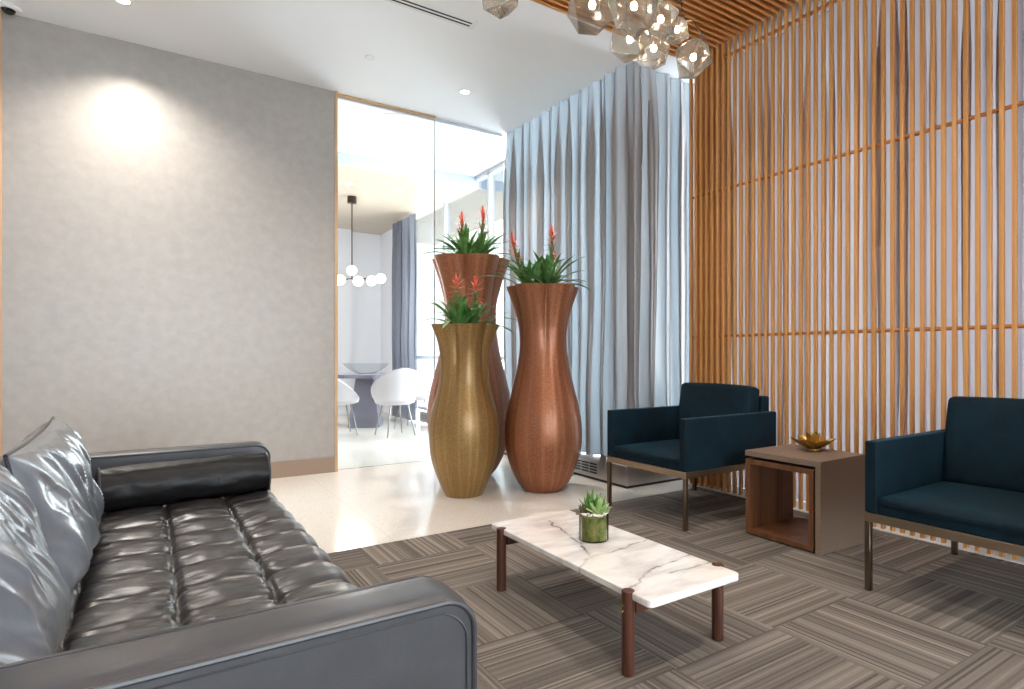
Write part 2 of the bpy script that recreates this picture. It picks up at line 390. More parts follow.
struct(MB().box(-3.2, -3.06, -4.2, 5.46, 0, CEIL).build('wall_rear_left', 'plaster'))
struct(MB().box(-3.06, -1.6, -4.1, -4.0, 0, CEIL).box(3.2, 4.3, -4.1, -4.0, 0, CEIL).box(-1.6, 3.2, -4.1, -4.0, 0, .25).box(-1.6, 3.2, -4.1, -4.0, 2.9, CEIL).build('added_wall_rear', 'plaster'))  # unseen wall added behind the camera, opening sized to limit the daylight
struct(MB().box(-1.2, -1.06, 5.58, 11.2, 0, CEIL).build('wall_dining_left', 'plaster'))
struct(MB().box(-1.2, 3.9, 10.8, 10.94, 0, 3.16).build('wall_dining_far', 'plaster'))
struct(MB().box(2.62, 2.86, 10.62, 10.8, 0, 3.16).build('trim_5', 'plaster'))
struct(MB().box(3.42, 3.56, 9.4, 10.8, 0, 3.16).build('wall_dining_right', 'plaster'))
# glass partition
struct(MB().box(1.348, 2.262, WY + .064, WY + .076, .002, CEIL - .02).build('window_1', 'pane'))
struct(MB().box(2.268, 3.02, WY + .064, WY + .076, .002, CEIL - .02).build('window_2', 'pane'))
struct(MB().box(2.2615, 2.2685, WY + .062, WY + .078, .002, CEIL - .02).build('trim_6', 'steel'))
struct(MB().box(1.348, 3.0, WY + .058, WY + .082, CEIL - .028, CEIL).build('trim_7', 'window_frame'))
# facade glazing behind the drapes
def glazing(name, axis, c, a0, a1, z0, z1, step):
    p = MB(); g = MB()
    if axis == 'x': p.box(c, c + .01, a0, a1, z0, z1)
    else: p.box(a0, a1, c, c + .01, z0, z1)
    root = struct(p.build(name, 'pane'))
    k = max(1, round((a1 - a0) / step))
    for q in range(k + 1):
        t = a0 + (a1 - a0) * q / k
        if axis == 'x': g.box(c - .03, c + .04, t - .025, t + .025, z0, z1)
        else: g.box(t - .025, t + .025, c - .03, c + .04, z0, z1)
    for z in (z0, .95, z1 - .05):
        if axis == 'x': g.box(c - .03, c + .04, a0, a1, z, z + .045)
        else: g.box(a0, a1, c - .03, c + .04, z, z + .045)
    fr = g.build('window_frame', 'window_frame', root)
    return root
glazing('window_3', 'x', 3.48, 3.98, 9.4, .17, CEIL, 1.35)
glazing('window_4', 'y', 3.96, 3.48, 4.3, .17, CEIL, .8)
glazing('added_window_6', 'y', -4.06, -1.6, 3.2, .25, 2.9, 1.6)  # unseen glazing added in the light-limiting opening behind the camera
glazing('window_5', 'x', 4.3, -2.5, 3.96, 0, CEIL, 1.3)
struct(MB().box(4.3, 4.44, -4.2, -2.5, 0, CEIL).build('wall_right', 'plaster'))

# ------------------------------------------------------------------ slatted oak screen on the right, slatted ceiling above
PITCH = .0535; Y_END = 3.325
scr = thing('slat_screen', 'floor to ceiling screen of upright oak slats behind the teal armchairs', 'slat screen', (3.46, 0, 0))
mb = MB(); ys = [Y_END - .01 - PITCH * k for k in range(66)]
for y in ys: mb.box(0, .026, y - .009, y + .009, 0, CEIL + .06)
mb.build('slat_panel', 'oak_slat', scr, bevel=.0012, seg=1)
for z in (3.20, 2.232, 1.151):
    MB().tube([(.026, ys[-1] - .02, z), (.026, ys[0] + .005, z)], .0115, 10).build('rod', 'oak_rod', scr)
cs = thing('slat_ceiling', 'ceiling of parallel oak slats above the armchairs and coffee table', 'slat ceiling', (0, 0, CEIL))
mb = MB()
for y in [Y_END - .01 - PITCH * k for k in range(90)]: mb.box(-2.9, 3.46, y - .0085, y + .0085, 0, .05)
mb.build('slat_panel', 'oak_ceiling', cs, bevel=.0012, seg=1)
struct(MB().box(3.44, 3.655, -.4, 3.34, 0.0, .012).build('trim_8', 'white_plastic'))

struct(MB().box(3.53, 3.56, 3.03, 3.33, .012, CEIL + .05).build('trim_9', 'oak_rod'))
# ------------------------------------------------------------------ drapes
def drape_path(pts, step=.012):
    """points along a polyline with rounded corner"""
    out = []
    for a, b in zip(pts[:-1], pts[1:]):
        a, b = Vector(a), Vector(b); n = max(2, int((b - a).length / step))
        out += [a.lerp(b, k / n) for k in range(n)]
    out.append(Vector(pts[-1])); return out
def make_drape(path, z0, z1, amp, wl, seed, flare=0.0, pleat=True, nz=34):
    rnd = random.Random(seed); P = path; n = len(P)
    nrm = []
    for k in range(n):
        d = (P[min(k + 4, n - 1)] - P[max(k - 4, 0)]); d.z = 0; d.normalize(); nrm.append(Vector((d.y, -d.x, 0)))
    s = [0.0]
    for k in range(1, n): s.append(s[-1] + (P[k] - P[k - 1]).length)
    def fn(i, j):
        k = min(n - 1, round(i * (n - 1))); t = j
        z = z0 + (z1 - z0) * t
        ph = s[k] / wl * 2 * PI; low = 1 - t
        ph += 1.5 * noise.noise(Vector((s[k] * 1.9, seed, 0))) + .9 * low * noise.noise(Vector((s[k] * 2.3, seed + 9, z * .45)))
        env = .65 + .6 * noise.noise(Vector((s[k] * 3.1, seed + 3, z * .25)))
        sv = math.sin(ph); fold = (abs(sv) ** .8) * (1 if sv > 0 else -1)
        a = amp * max(.25, env) * (1.0 - .55 * max(0, (t - .72) / .28) ** 1.3)
        off = fold * a
        off += .35 * amp * math.sin(ph * 2.37 + 1.3) * (.4 + .6 * t) * (1 - .8 * max(0, (t - .8) / .2))
        off += .028 * low * noise.noise(Vector((s[k] * 2.2, z * 1.1, seed + 5)))
        if pleat and t > .9: off += .008 * math.sin(ph * 3) * (t - .9) / .1
        q = P[k] + nrm[k] * off
        tang = Vector((-nrm[k].y, nrm[k].x, 0))
        q = q + tang * (amp * .75 * math.sin(ph * 2 + .6) * (.5 + .5 * t) * (1 - .7 * max(0, (t - .8) / .2)))
        return (q.x, q.y, z)
    return MB().grid(fn, n, nz)
pth = drape_path([(3.05, 5.485, 0), (3.075, 3.64, 0), (3.08, 3.60, 0), (3.105, 3.575, 0), (3.15, 3.57, 0), (3.80, 3.58, 0)])
o = make_drape(pth, .18, CEIL + .01, .070, .158, 4).build('curtain', 'silver_drape', fix=False, ang=180)
tag(o, 'silver grey silk curtain wrapping the corner behind the copper vases', 'curtain')
pth = drape_path([(3.70, 3.42, 0), (3.70, -.5, 0)])
o = make_drape(pth, .001, CEIL + .01, .06, .16, 17).build('curtain', 'sheer_drape', fix=False, ang=180)
tag(o, 'pale curtain seen through the gaps of the oak slat screen', 'curtain')
pth = drape_path([(3.30, 9.77, 0), (3.30, 8.80, 0)])
o = make_drape(pth, .02, 3.15, .06, .20, 31).build('curtain', 'slate_drape', fix=False, ang=180)
tag(o, 'slate blue curtain at the far window of the dining room', 'curtain')

# ------------------------------------------------------------------ convector cover under the drape
pl = thing('convector_cover', 'low metal convector cover under the silver grey curtain', 'heater cover', (2.955, 3.476, 0))
MB().prism([(0, 0), (1.0, 0), (1.0, .44), (.46, .44), (.46, 1.955), (0, 1.955)], .022, .172).build('casing', 'steel', pl, bevel=.003)
MB().prism([(.015, .015), (1.0, .015), (1.0, .43), (.445, .43), (.445, 1.95), (.015, 1.95)], 0, .022).build('plinth', 'dark_base', pl)
for k in range(4):
    y0 = .34 + k * .40; g = MB()
    gr = MB().box(-.006, .0, y0, y0 + .36, .045, .15).build('grille', 'steel', pl, bevel=.002)
    for r in range(4):
        for c in range(3): g.box(-.0085, -.004, y0 + .02 + c * .112, y0 + .115 + c * .112, .057 + r * .023, .069 + r * .023)
    g.build('grille_pattern', 'black_gap', gr)
flap = MB(); flap.box(-.03, -.02, .26, .33, .05, .16, Matrix.Rotation(.25, 4, 'X')); flap.build('loose_flap', 'steel', pl)
p2 = thing('convector_cover', 'low convector cover under the far dining room window', 'heater cover', (3.31, 5.62, 0))
MB().box(0, .15, 0, 3.0, .022, .172).build('casing', 'steel', p2, bevel=.003)
g = MB()
for k in range(7): g.box(-.004, 0, .15 + k * .41, .5 + k * .41, .06, .14)
g.build('grille', 'stone_grey', p2)

# ================================================================== SOFA
SX1, SY0, SY1 = .458, .94, 3.20
sofa = thing('leather_sofa', 'dark grey leather sofa with a biscuit tufted seat at the grey wall', 'sofa', (0, 0, .006))
def arm(y0, y1, outer):
    n = 12; prof = []                                           # X-Z profile, walked along the top
    x0, x1, z0, z1, r = -.50, SX1, .13, .592, .055
    top = [(x0 + .0, z0)] + [(x0 + .04 - .04 * math.cos(PI / 2 * k / 6), z1 - .04 + .04 * math.sin(PI / 2 * k / 6)) for k in range(7)]
    top += [(x0 + .04 + (x1 - r - x0 - .04) * k / 10, z1) for k in range(1, 10)]
    top += [(x1 - r + r * math.sin(PI / 2 * k / n), z1 - r + r * math.cos(PI / 2 * k / n)) for k in range(n + 1)] + [(x1, .35), (x1, z0)]
    N = len(top); W = 9; mb = MB(); rows = []
    for q in range(W):
        t = q / (W - 1); y = y0 + (y1 - y0) * t
        crown = .010 * (1 - (2 * t - 1) ** 4); ins = -.0
        rows.append([(x, y, z) for x, z in top])
        for k in range(N):
            x, y_, z = rows[-1][k]
            cx, cz = .0, .3
            if z > z0 + .01:
                dx, dz = (1, 0) if (x > x1 - .002) else ((0, 1) if z > z1 - .002 else ((x - (x1 - r)) / r if x > x1 - r else 0, (z - (z1 - r)) / r if x > x1 - r else .7))
                rows[-1][k] = (x + dx * crown, y_, z + dz * crown)
    vs = [p for row in rows for p in row]
    fs = [(a * N + k, a * N + k + 1, (a + 1) * N + k + 1, (a + 1) * N + k) for a in range(W - 1) for k in range(N - 1)]
    fs += [(a * N + N - 1, a * N, (a + 1) * N, (a + 1) * N + N - 1) for a in range(W - 1)]
    fs += [tuple(range(N)), tuple(reversed(range((W - 1) * N, W * N)))]
    mb.add(vs, fs); o = mb.build('arm', 'leather', sofa, bevel=.004, ang=50)
    for y in (y0, y1): MB().tube([(x, y, z) for x, z in top], .0052, 8).build('piping', 'leather_piping', o)
    yo = y0 - .0015 if outer < 0 else y1 + .0015
    MB().tube([(-.02, yo, z0), (-.02, yo, z1 - .02)], .0035, 6).build('seam', 'leather_piping', o)
    # stitched inset line below the outer piping
    MB().tube([(x - (.014 if x > x1 - r else 0), yo, z - .016) for x, z in top[7:-1]], .0017, 6).build('stitching', 'leather_piping', o)
    return o
arm(SY0, SY0 + .135, -1); arm(SY1 - .135, SY1, 1)
MB().box(-.50, -.36, SY0 + .137, SY1 - .137, .13, .60).build('backrest', 'leather', sofa, bevel=.03, seg=4)
MB().box(-.36, .41, SY0 + .137, SY1 - .137, .13, .29).build('base', 'leather', sofa, bevel=.01)
for x in (-.42, .38):
    for y in (SY0 + .08, SY1 - .08): MB().lathe([(.018, 0), (.026, .125)], (x, y, 0), 16).build('leg', 'walnut', sofa)
# tufted seat
TX = [-.36, -.155, .045, .245, .452]; TY0, TY1 = SY0 + .137, SY1 - .137; NT = 11
def seat_fn(u, v):
    # u runs from under the back cushions over the top, then down the front
    L1, rf = .79, .05; s = u * (L1 + .13); y = TY0 + (TY1 - TY0) * v
    x = -.36 + min(s, L1)
    wob = .006 * noise.noise(Vector((x * 9, y * 7, 3)))
    ty = (y - TY0) / (TY1 - TY0) * NT; fy = ty - math.floor(ty)
    arc = .05 * math.sin(PI * max(0, min(1, (x - .245) / .2))) if x > .245 else .04 * math.sin(PI * ((x + .155) % .2) / .2)
    fy = (ty + arc + wob * 6) % 1.0
    dyc = min(fy, 1 - fy) * (TY1 - TY0) / NT
    dxs = min(abs(x - t + wob) for t in TX[1:4])
    k = 0
    while k < 3 and x > TX[k + 1]: k += 1
    fx = (x - TX[k]) / (TX[k + 1] - TX[k]); fx = max(0, min(1, fx))
    puff = (max(0, math.sin(PI * fx)) ** .35) * (max(0, math.sin(PI * fy)) ** .5)
    if k == 3: puff = (math.sin(PI / 2 * min(1, fx * 1.4)) ** .55) * (.25 + .75 * max(0, math.sin(PI * fy)) ** .45)
    z = .410 + .023 * puff
    z -= .010 * math.exp(-(dxs / .006) ** 2) + .009 * math.exp(-(dyc / .006) ** 2)
    tuft = math.exp(-(dxs / .018) ** 2 - (dyc / .018) ** 2); z -= .012 * tuft
    # pulled wrinkles running out from the tufts
    wr = noise.noise(Vector((x * 14, y * 62, 1.7))) * math.exp(-(dxs / .06) ** 2) * 1.3
    z += .0045 * wr + .003 * noise.noise(Vector((x * 20, y * 20, 5)))
    e = min(y - TY0, TY1 - y); z -= .02 * math.exp(-(e / .012) ** 2)
    edge = L1 - rf
    if s > edge:
        if s <= edge + rf * PI / 2:
            a = (s - edge) / rf; x = -.36 + edge + rf * math.sin(a); z -= rf * (1 - math.cos(a)) * 1.0
        else:
            x = -.36 + edge + rf; z -= rf + (s - edge - rf * PI / 2) * 1.6
        x += .006 * puff
    return (x + .012, y, z)
MB().grid(seat_fn, 130, 300).build('seat_cushion', 'leather_seat', sofa, fix=False, ang=180)

# loose back cushions and the bolster
def cushion(name, label, w_, h_, T, loc, ry, rz, seed, mat='leather_cushion_lit'):
    root = thing(name, label, 'cushion', loc, rz, 'leather back cushions on the sofa')
    # local: Y along width, Z height, X thickness; leaning back by ry about Y
    R_ = Matrix.Rotation(ry, 4, 'Y')
    def outline(u, v):
        a, b = 2 * u - 1, 2 * v - 1
        yy = a * w_ / 2 * (1 - .07 * (1 - a * a) * 0 - .06 * (1 - abs(a)) * 0); zz = b * h_ / 2
        yy *= 1 - .045 * (1 - b * b) * -1 * 0 - .05 * math.cos(b * PI / 2) ** 2 * abs(a) ** 3 * -0
        # pinched sides: edges bow in between the four pointed corners
        yy *= 1 - .05 * math.cos(b * PI / 2) * abs(a) ** 2; zz *= 1 - .07 * math.cos(a * PI / 2) * abs(b) ** 2
        return yy, zz, a, b
    def half(sgn):
        def fn(u, v):
            yy, zz, a, b = outline(u, v)
            bul = ((1 - a ** 4) * (1 - b ** 4)); bul = max(0, bul) ** .5
            sag = 1 - .25 * b                       # fuller towards the bottom
            x = sgn * T / 2 * bul * sag
            def ridge(f, w_): return (1 - min(1, abs(noise.noise(f)) * 2.6)) ** 1.6 * w_
            dgl, crs = yy * .8 + zz * .62, zz * .8 - yy * .62
            x += sgn * bul * (.020 * noise.noise(Vector((yy * 5 + zz * 3, zz * 5, seed)))
                              + ridge(Vector((dgl * 11, crs * 2.6, seed + 2)), .013) + ridge(Vector((dgl * 24, crs * 4.2, seed + 4)), .006)
                              - ridge(Vector((dgl * 8 + 3, crs * 3.4, seed + 7)), .009))
            p = R_ @ Vector((x, yy, zz)); return (p.x, p.y, p.z + h_ / 2)
        return fn
    mb = MB().grid(half(1), 120, 90)
    o = mb.grid(half(-1), 70, 60).build('cover', mat, root, ang=100)
    pts = []
    for k in range(40): pts.append((k / 40, 1.0))
    for k in range(40): pts.append((1.0, 1 - k / 40))
    for k in range(40): pts.append((1 - k / 40, 0.0))
    for k in range(41): pts.append((0.0, k / 40))
    ring = []
    for u, v in pts:
        yy, zz, a, b = outline(u, v); p = R_ @ Vector((0, yy, zz)); ring.append((p.x, p.y, p.z + h_ / 2))
    MB().tube(ring, .0045, 8, caps=False).build('piping', 'leather_piping', root)
    return root
cushion('sofa_cushion', 'creased leather back cushion with silvery highlights beside the bolster on the sofa', .97, .370, .165, (-.226, 2.20, .430), -.16, .02, 3)
cushion('sofa_cushion', 'large leather back cushion at the sofa end nearest the camera', .58, .39, .17, (-.245, 1.36, .430), -.22, -.02, 12)
bol = thing('bolster_cushion', 'black leather bolster lying against the far arm of the sofa', 'cushion', (-.15, 2.815, .430 + .080), .09)
def bol_fn(u, v):
    th = 2 * PI * u; x = .565 * v
    r = .083 * (1 - .05 * abs(2 * v - 1) ** 6) + .004 * noise.noise(Vector((x * 8, math.cos(th) * 2, math.sin(th) * 2))) + .003 * noise.noise(Vector((x * 30, math.cos(th) * 3, math.sin(th) * 3 + 4)))
    return (x, r * math.cos(th), r * math.sin(th))
mb = MB().grid(bol_fn, 64, 60, loop_u=True)
for xe, sgn in ((0, -1), (.565, 1)):
    rows = [[(xe + sgn * .02 * math.cos(PI / 2 * q / 6), .0788 * q / 6 * math.cos(2 * PI * a / 64), .0788 * q / 6 * math.sin(2 * PI * a / 64)) for a in range(64)] for q in range(1, 7)]
    mb.add([p for r in rows for p in r] + [(xe + sgn * .02, 0, 0)],
           [(q * 64 + a, q * 64 + (a + 1) % 64, (q + 1) * 64 + (a + 1) % 64, (q + 1) * 64 + a) for q in range(5) for a in range(64)] + [(a, (a + 1) % 64, 384) for a in range(64)])
mb.build('cover', 'leather_bolster', bol, ang=60)
for xe in (0, .565): MB().tube([(xe, .0805 * math.cos(a * PI / 24), .0805 * math.sin(a * PI / 24)) for a in range(49)], .0045, 8, caps=False).build('piping', 'leather_piping', bol)

# ================================================================== ARMCHAIRS
def soft_box(mb, x0, x1, y0, y1, z0, z1, e=.02, crown=.012, M_=None, n=14):
    """box with rounded edges and gently crowned faces"""
    c = Vector(((x0 + x1) / 2, (y0 + y1) / 2, (z0 + z1) / 2)); hs = Vector(((x1 - x0) / 2, (y1 - y0) / 2, (z1 - z0) / 2))
    for ax in range(3):
        for sg in (-1, 1):
            b, d = (ax + 1) % 3, (ax + 2) % 3
            def fn(u, v):
                def sp(t): t = 2 * t - 1; return math.copysign(abs(t) ** .55, t) if True else t
                p = Vector((0, 0, 0)); p[ax] = sg * hs[ax]; p[b] = sp(u) * hs[b]; p[d] = sp(v) * hs[d]
                q = Vector([max(-hs[k] + e, min(hs[k] - e, p[k])) for k in range(3)])
                dl = p - q
                if dl.length > 1e-9: p = q + dl.normalized() * e
                cr = [1 - (p[k] / hs[k]) ** 2 if abs(hs[k]) > 0 else 0 for k in range(3)]
                p[ax] += sg * crown * max(0, cr[b]) * max(0, cr[d])
                p = c + p
                return (M_ @ p) if M_ else p
            mb.grid(fn, n, n)
    return mb
def armchair(label, loc):
    r = thing('armchair', label, 'armchair', loc, 0, 'teal velvet armchairs')
    for s in (-1, 1):
        y0, y1 = sorted((s * .307, s * .359))
        MB().box(0, .83, y0, y1, .334, .638).build('arm', 'velvet', r, bevel=.007, seg=3)
    MB().box(.76, .83, -.306, .306, .334, .735).build('back_frame', 'velvet', r, bevel=.012, seg=3)
    MB().box(.006, .76, -.306, .306, .334, .372).build('seat_deck', 'velvet', r, bevel=.004)
    sb = MB(); soft_box(sb, .002, .66, -.3055, .3055, .366, .408, .014, .012)
    sb.build('seat_cushion', 'velvet', r, ang=60)
    bc = MB(); Mt = Matrix.Translation((.655, 0, .595)) @ Matrix.Rotation(.17, 4, 'Y')
    soft_box(bc, -.062, .062, -.303, .303, -.205, .208, .026, .008, Mt)
    bc.build('back_cushion', 'velvet', r, ang=60)
    f = MB(); f.box(0, .022, -.359, .359, .296, .333); f.box(.808, .83, -.359, .359, .296, .333)
    f.box(.022, .808, -.359, -.337, .296, .333); f.box(.022, .808, .337, .359, .296, .333)
    f.build('base_rail', 'champagne', r, bevel=.0015, seg=1)
    for x in (.0, .806):
        for y in (-.359, .335): MB().box(x, x + .024, y, y + .024, 0, .297).build('leg', 'bronze', r, bevel=.0015, seg=1)
    return r
ch = armchair('teal velvet armchair between the convector cover and the taupe side table', (2.51, 2.797, .006))
c2 = copy_tree(ch); c2.location = (2.515, 1.038, .006)
c2['label'] = 'teal velvet armchair at the right edge, cut off by the picture'

# ================================================================== SIDE TABLE + LOTUS
st = thing('side_table', 'taupe topped side table with an open walnut cube between the armchairs', 'side table', (2.755, 1.755, .006))
sh = MB(); sh.box(0, .415, 0, .465, .440, .470); sh.box(0, .415, 0, .030, 0, .440)
sh.build('shell', 'shagreen', st, bevel=.0015, seg=1)
cb = MB(); y0, y1, t = .042, .462, .026
cb.box(.002, .405, y0, y1, .008, .008 + t); cb.box(.002, .405, y0, y1, .424 - t, .424)
cb.box(.002, .405, y0, y0 + t, .008 + t, .424 - t); cb.box(.002, .405, y1 - t, y1, .008 + t, .424 - t)
cb.build('cube', 'walnut_cube', st, bevel=.001, seg=1)
MB().box(.02, .39, y0 + .02, y1 - .02, 0, .008).build('foot', 'dark_base', st)
lot = thing('lotus_bowl', 'brass lotus flower candle holder on the taupe side table', 'candle holder', (3.055, 1.992, .476))
def petal(mb, ang, r0, L, W, tilt, curl, z0=0.0, nu=9, nv=12, ph=0.0):
    """cupped pointed petal, built with thickness by two offset skins"""
    ca, sa = math.cos(ang), math.sin(ang)
    def base(u, v, off):
        s = v; wdt = W * (math.sin(PI * min(1, (s * .92 + .08))) ** .6) * (1 if s < .98 else .4); t = 2 * u - 1
        a = tilt + curl * s
        r = r0 + L * (math.sin(a + .001) * 0 + s * math.cos(tilt + curl * s * .5)); z = z0 + L * s * math.sin(tilt + curl * s * .5)
        lat = wdt / 2 * t; cup = (t * t) * wdt * .22
        nx, nz = -math.sin(a), math.cos(a)
        r += nx * (cup + off); z += nz * (cup + off)
        return Vector((r * ca - lat * sa, r * sa + lat * ca, z))
    return mb.grid(lambda u, v: base(u, v, 0), nu, nv).grid(lambda u, v: base(u, v, .0022), nu, nv)
mb = MB()
for k in range(6): petal(mb, 2 * PI * k / 6 + .2, .014, .128, .078, .34, .40, .004)
mb.build('outer_petals', 'brass', lot, fix=False, ang=60)
mb = MB()
for k in range(8): petal(mb, 2 * PI * k / 8 + .1, .026, .092, .050, 1.34, .16, .010)
mb.build('inner_petals', 'brass', lot, fix=False, ang=60)
MB().lathe([(.026, 0), (.034, .004), (.03, .014), (.024, .016), (.024, .022), (.0, .022)], n=24, cap1=False).build('base', 'brass', lot)

# ================================================================== COFFEE TABLE + PLANTER
ct = thing('coffee_table', 'low white marble coffee table on four walnut legs', 'coffee table', (1.447, 1.867, .006))
poly = rrect(-.207, .207, -.517, .517, .018)
MB().prism(poly, .238, .263).build('tabletop', 'marble', ct, bevel=.004, seg=2)
for s in (-1, 1):
    MB().box(-.185, .185, s * .415 - .012, s * .415 + .012, .190, .237).build('rail', 'walnut_long', ct, bevel=.003)
for sx in (-1, 1):
    for sy in (-1, 1):
        lg = MB(); ell = [(sx * .207 + .021 * math.cos(2 * PI * a / 20), sy * .415 + .021 * math.sin(2 * PI * a / 20)) for a in range(20)]
        lg.prism(ell, 0, .2645); leg = lg.build('leg', 'walnut', ct, bevel=.002)
        for z in (.222, .203):
            MB().lathe([(.0, 0), (.0045, .0005), (.0035, .003), (0, .0035)], n=10, cap0=False, cap1=False)
            p = MB(); p.tube([(sx * .2275, sy * .415, z), (sx * .2310, sy * .415, z)], .0042, 10); p.build('pin', 'brass_pin', leg)
pt = thing('succulent_planter', 'small glass planter of succulents on the marble coffee table', 'potted plant', (1.472, 1.935, .270))
MB().lathe([(.0, .0005), (.0585, .0005), (.0600, .003), (.0600, .108), (.0592, .108), (.0590, .004), (0, .003)], n=40, cap0=False, cap1=False).build('glass_vessel', 'clear_glass', pt)
MB().lathe([(0, .005), (.0575, .005), (.0582, .02), (.0582, .098), (.04, .100), (0, .101)], n=40, cap0=False, cap1=False).build('moss', 'moss', pt)
rnd = random.Random(8); mb = MB()
for k in range(110):
    a = rnd.random() * 2 * PI; r = .053 * math.sqrt(rnd.random()) if k > 50 else .050; s = .004 + .003 * rnd.random()
    c = (r * math.cos(a), r * math.sin(a), .103 + .004 * rnd.random())
    mb.lathe([(.0, -s * .7), (s, -s * .3), (s * 1.1, .15 * s), (s * .6, s * .7), (0, s * .8)], c, 7, cap0=False, cap1=False)
tag_p = mb.build('pebbles', 'pebble', pt); tag_p['kind'] = 'stuff'
def spike_leaf(mb, base, d, L, W, bend=.3, n=7, fat=.35):
    base = Vector(base); d = Vector(d).normalized(); side = d.cross(Vector((0, 0, 1)))
    side = side.normalized() if side.length > .05 else Vector((1, 0, 0)); nrm = side.cross(d).normalized()
    rings = []
    for k in range(n):
        t = k / (n - 1); wv = W * (.75 + .9 * t - 1.65 * t * t) if t < 1 else 0.0004
        wv = max(.0004, W * (1 - t) ** .55 * (.8 + .5 * t)); p = base + d * (L * t) + nrm * (bend * L * t * t)
        rings.append([p + side * (wv * math.cos(2 * PI * a / 8)) + nrm * (wv * fat * math.sin(2 * PI * a / 8)) for a in range(8)])
    return mb.add([q for r in rings for q in r], [(i * 8 + a, i * 8 + (a + 1) % 8, (i + 1) * 8 + (a + 1) % 8, (i + 1) * 8 + a) for i in range(n - 1) for a in range(8)] + [tuple(reversed(range(8)))])
def rosette(name, mat, c, n, L, W, tilt0, tilt1, bend, seed, label):
    rnd = random.Random(seed); mb = MB()
    for k in range(n):
        a = k * 2.4 + rnd.random() * .3; tl = tilt0 + (tilt1 - tilt0) * k / max(1, n - 1)
        spike_leaf(mb, (c[0], c[1], c[2]), (math.cos(a) * math.cos(tl), math.sin(a) * math.cos(tl), math.sin(tl)), L * (.8 + .4 * rnd.random()), W, bend)
    o = mb.build(name, mat, pt, ang=180); o['label'] = label
R2 = Vector((math.cos(YAW), -math.sin(YAW), 0)); F2 = Vector((math.sin(YAW), math.cos(YAW), 0))
def pl_at(r, f, z): q = R2 * r + F2 * f; return (q.x, q.y, z)
rosette('succulent', 'aloe', pl_at(-.016, .012, .100), 15, .088, .010, .85, 1.5, .05, 1, 'upright green aloe')
rosette('succulent', 'aloe', pl_at(.018, .022, .100), 12, .070, .0095, .8, 1.45, .05, 6, 'shorter green aloe behind')
rosette('succulent', 'star', pl_at(.014, -.020, .104), 9, .074, .015, .35, 1.15, .0, 2, 'pale green star shaped succulent')
rosette('succulent', 'dusk', pl_at(-.040, -.004, .103), 12, .040, .0105, .2, 1.2, .2, 3, 'dusky red tipped rosette')
rosette('succulent', 'sage', pl_at(.042, .002, .104), 14, .036, .013, .15, 1.3, .3, 4, 'sage green rosette')

# ================================================================== VASES AND BROMELIADS
def smooth_prof(P, n=70):
    P = sorted(P); out = []
    for k in range(n + 1):
        z = P[0][0] + (P[-1][0] - P[0][0]) * k / n
        i = 0
        while i < len(P) - 2 and z > P[i + 1][0]: i += 1
        z0, r0 = P[i]; z1, r1 = P[i + 1]
        m0 = (P[i + 1][1] - P[max(i - 1, 0)][1]) / max(1e-6, P[i + 1][0] - P[max(i - 1, 0)][0])
        m1 = (P[min(i + 2, len(P) - 1)][1] - P[i][1]) / max(1e-6, P[min(i + 2, len(P) - 1)][0] - P[i][0])
        h = z1 - z0; t = (z - z0) / h
        r = (2 * t ** 3 - 3 * t * t + 1) * r0 + (t ** 3 - 2 * t * t + t) * h * m0 + (-2 * t ** 3 + 3 * t * t) * r1 + (t ** 3 - t * t) * h * m1
        out.append((r, z))
    return out
PR = [(0, .144), (.068, .197), (.193, .252), (.32, .285), (.445, .292), (.596, .274), (.746, .239), (.897, .203), (1.047, .178), (1.148, .172), (1.25, .178), (1.40, .210), (1.49, .238), (1.545, .256)]
PL = [(0, .131), (.046, .156), (.118, .185), (.226, .223), (.31, .241), (.41, .249), (.502, .249), (.607, .233), (.712, .205), (.817, .181), (.922, .171), (1.038, .175), (1.133, .196), (1.227, .232)]
PB = [(z * 1.194, r * 1.20) for z, r in PR]
def vase(label, mat, P, loc, th0, lobes=5, zs=1.0):
    P = [(z * zs, r) for z, r in P]; top = P[-1][0]; root = thing('floor_vase', label, 'vase', loc, 0, 'tall metal leaf floor vases')
    def mod(th, z):
        t = max(0, min(1, (z / top - .50) / .5)); a = .135 * t * t * (3 - 2 * t)
        return 1 + a * (2 * abs(math.cos(lobes / 2 * (th + th0))) ** .8 - 1.2)
    pr = smooth_prof(P)
    zi = top - .115
    inner = [(r - .012, z) for r, z in reversed(pr) if z > zi]
    mb = MB().lathe(pr + inner, n=144, mod=mod, cap1=False); mb.build('body', mat, root, ang=55)
    rs = [r for r, z in pr if z > zi][1]
    MB().lathe([(0, zi + .06), (rs * .6, zi + .062), (rs * .97, zi + .05)], n=48, cap0=False, cap1=False).build('soil', 'soil', root)
    return root, zi + .055, rs
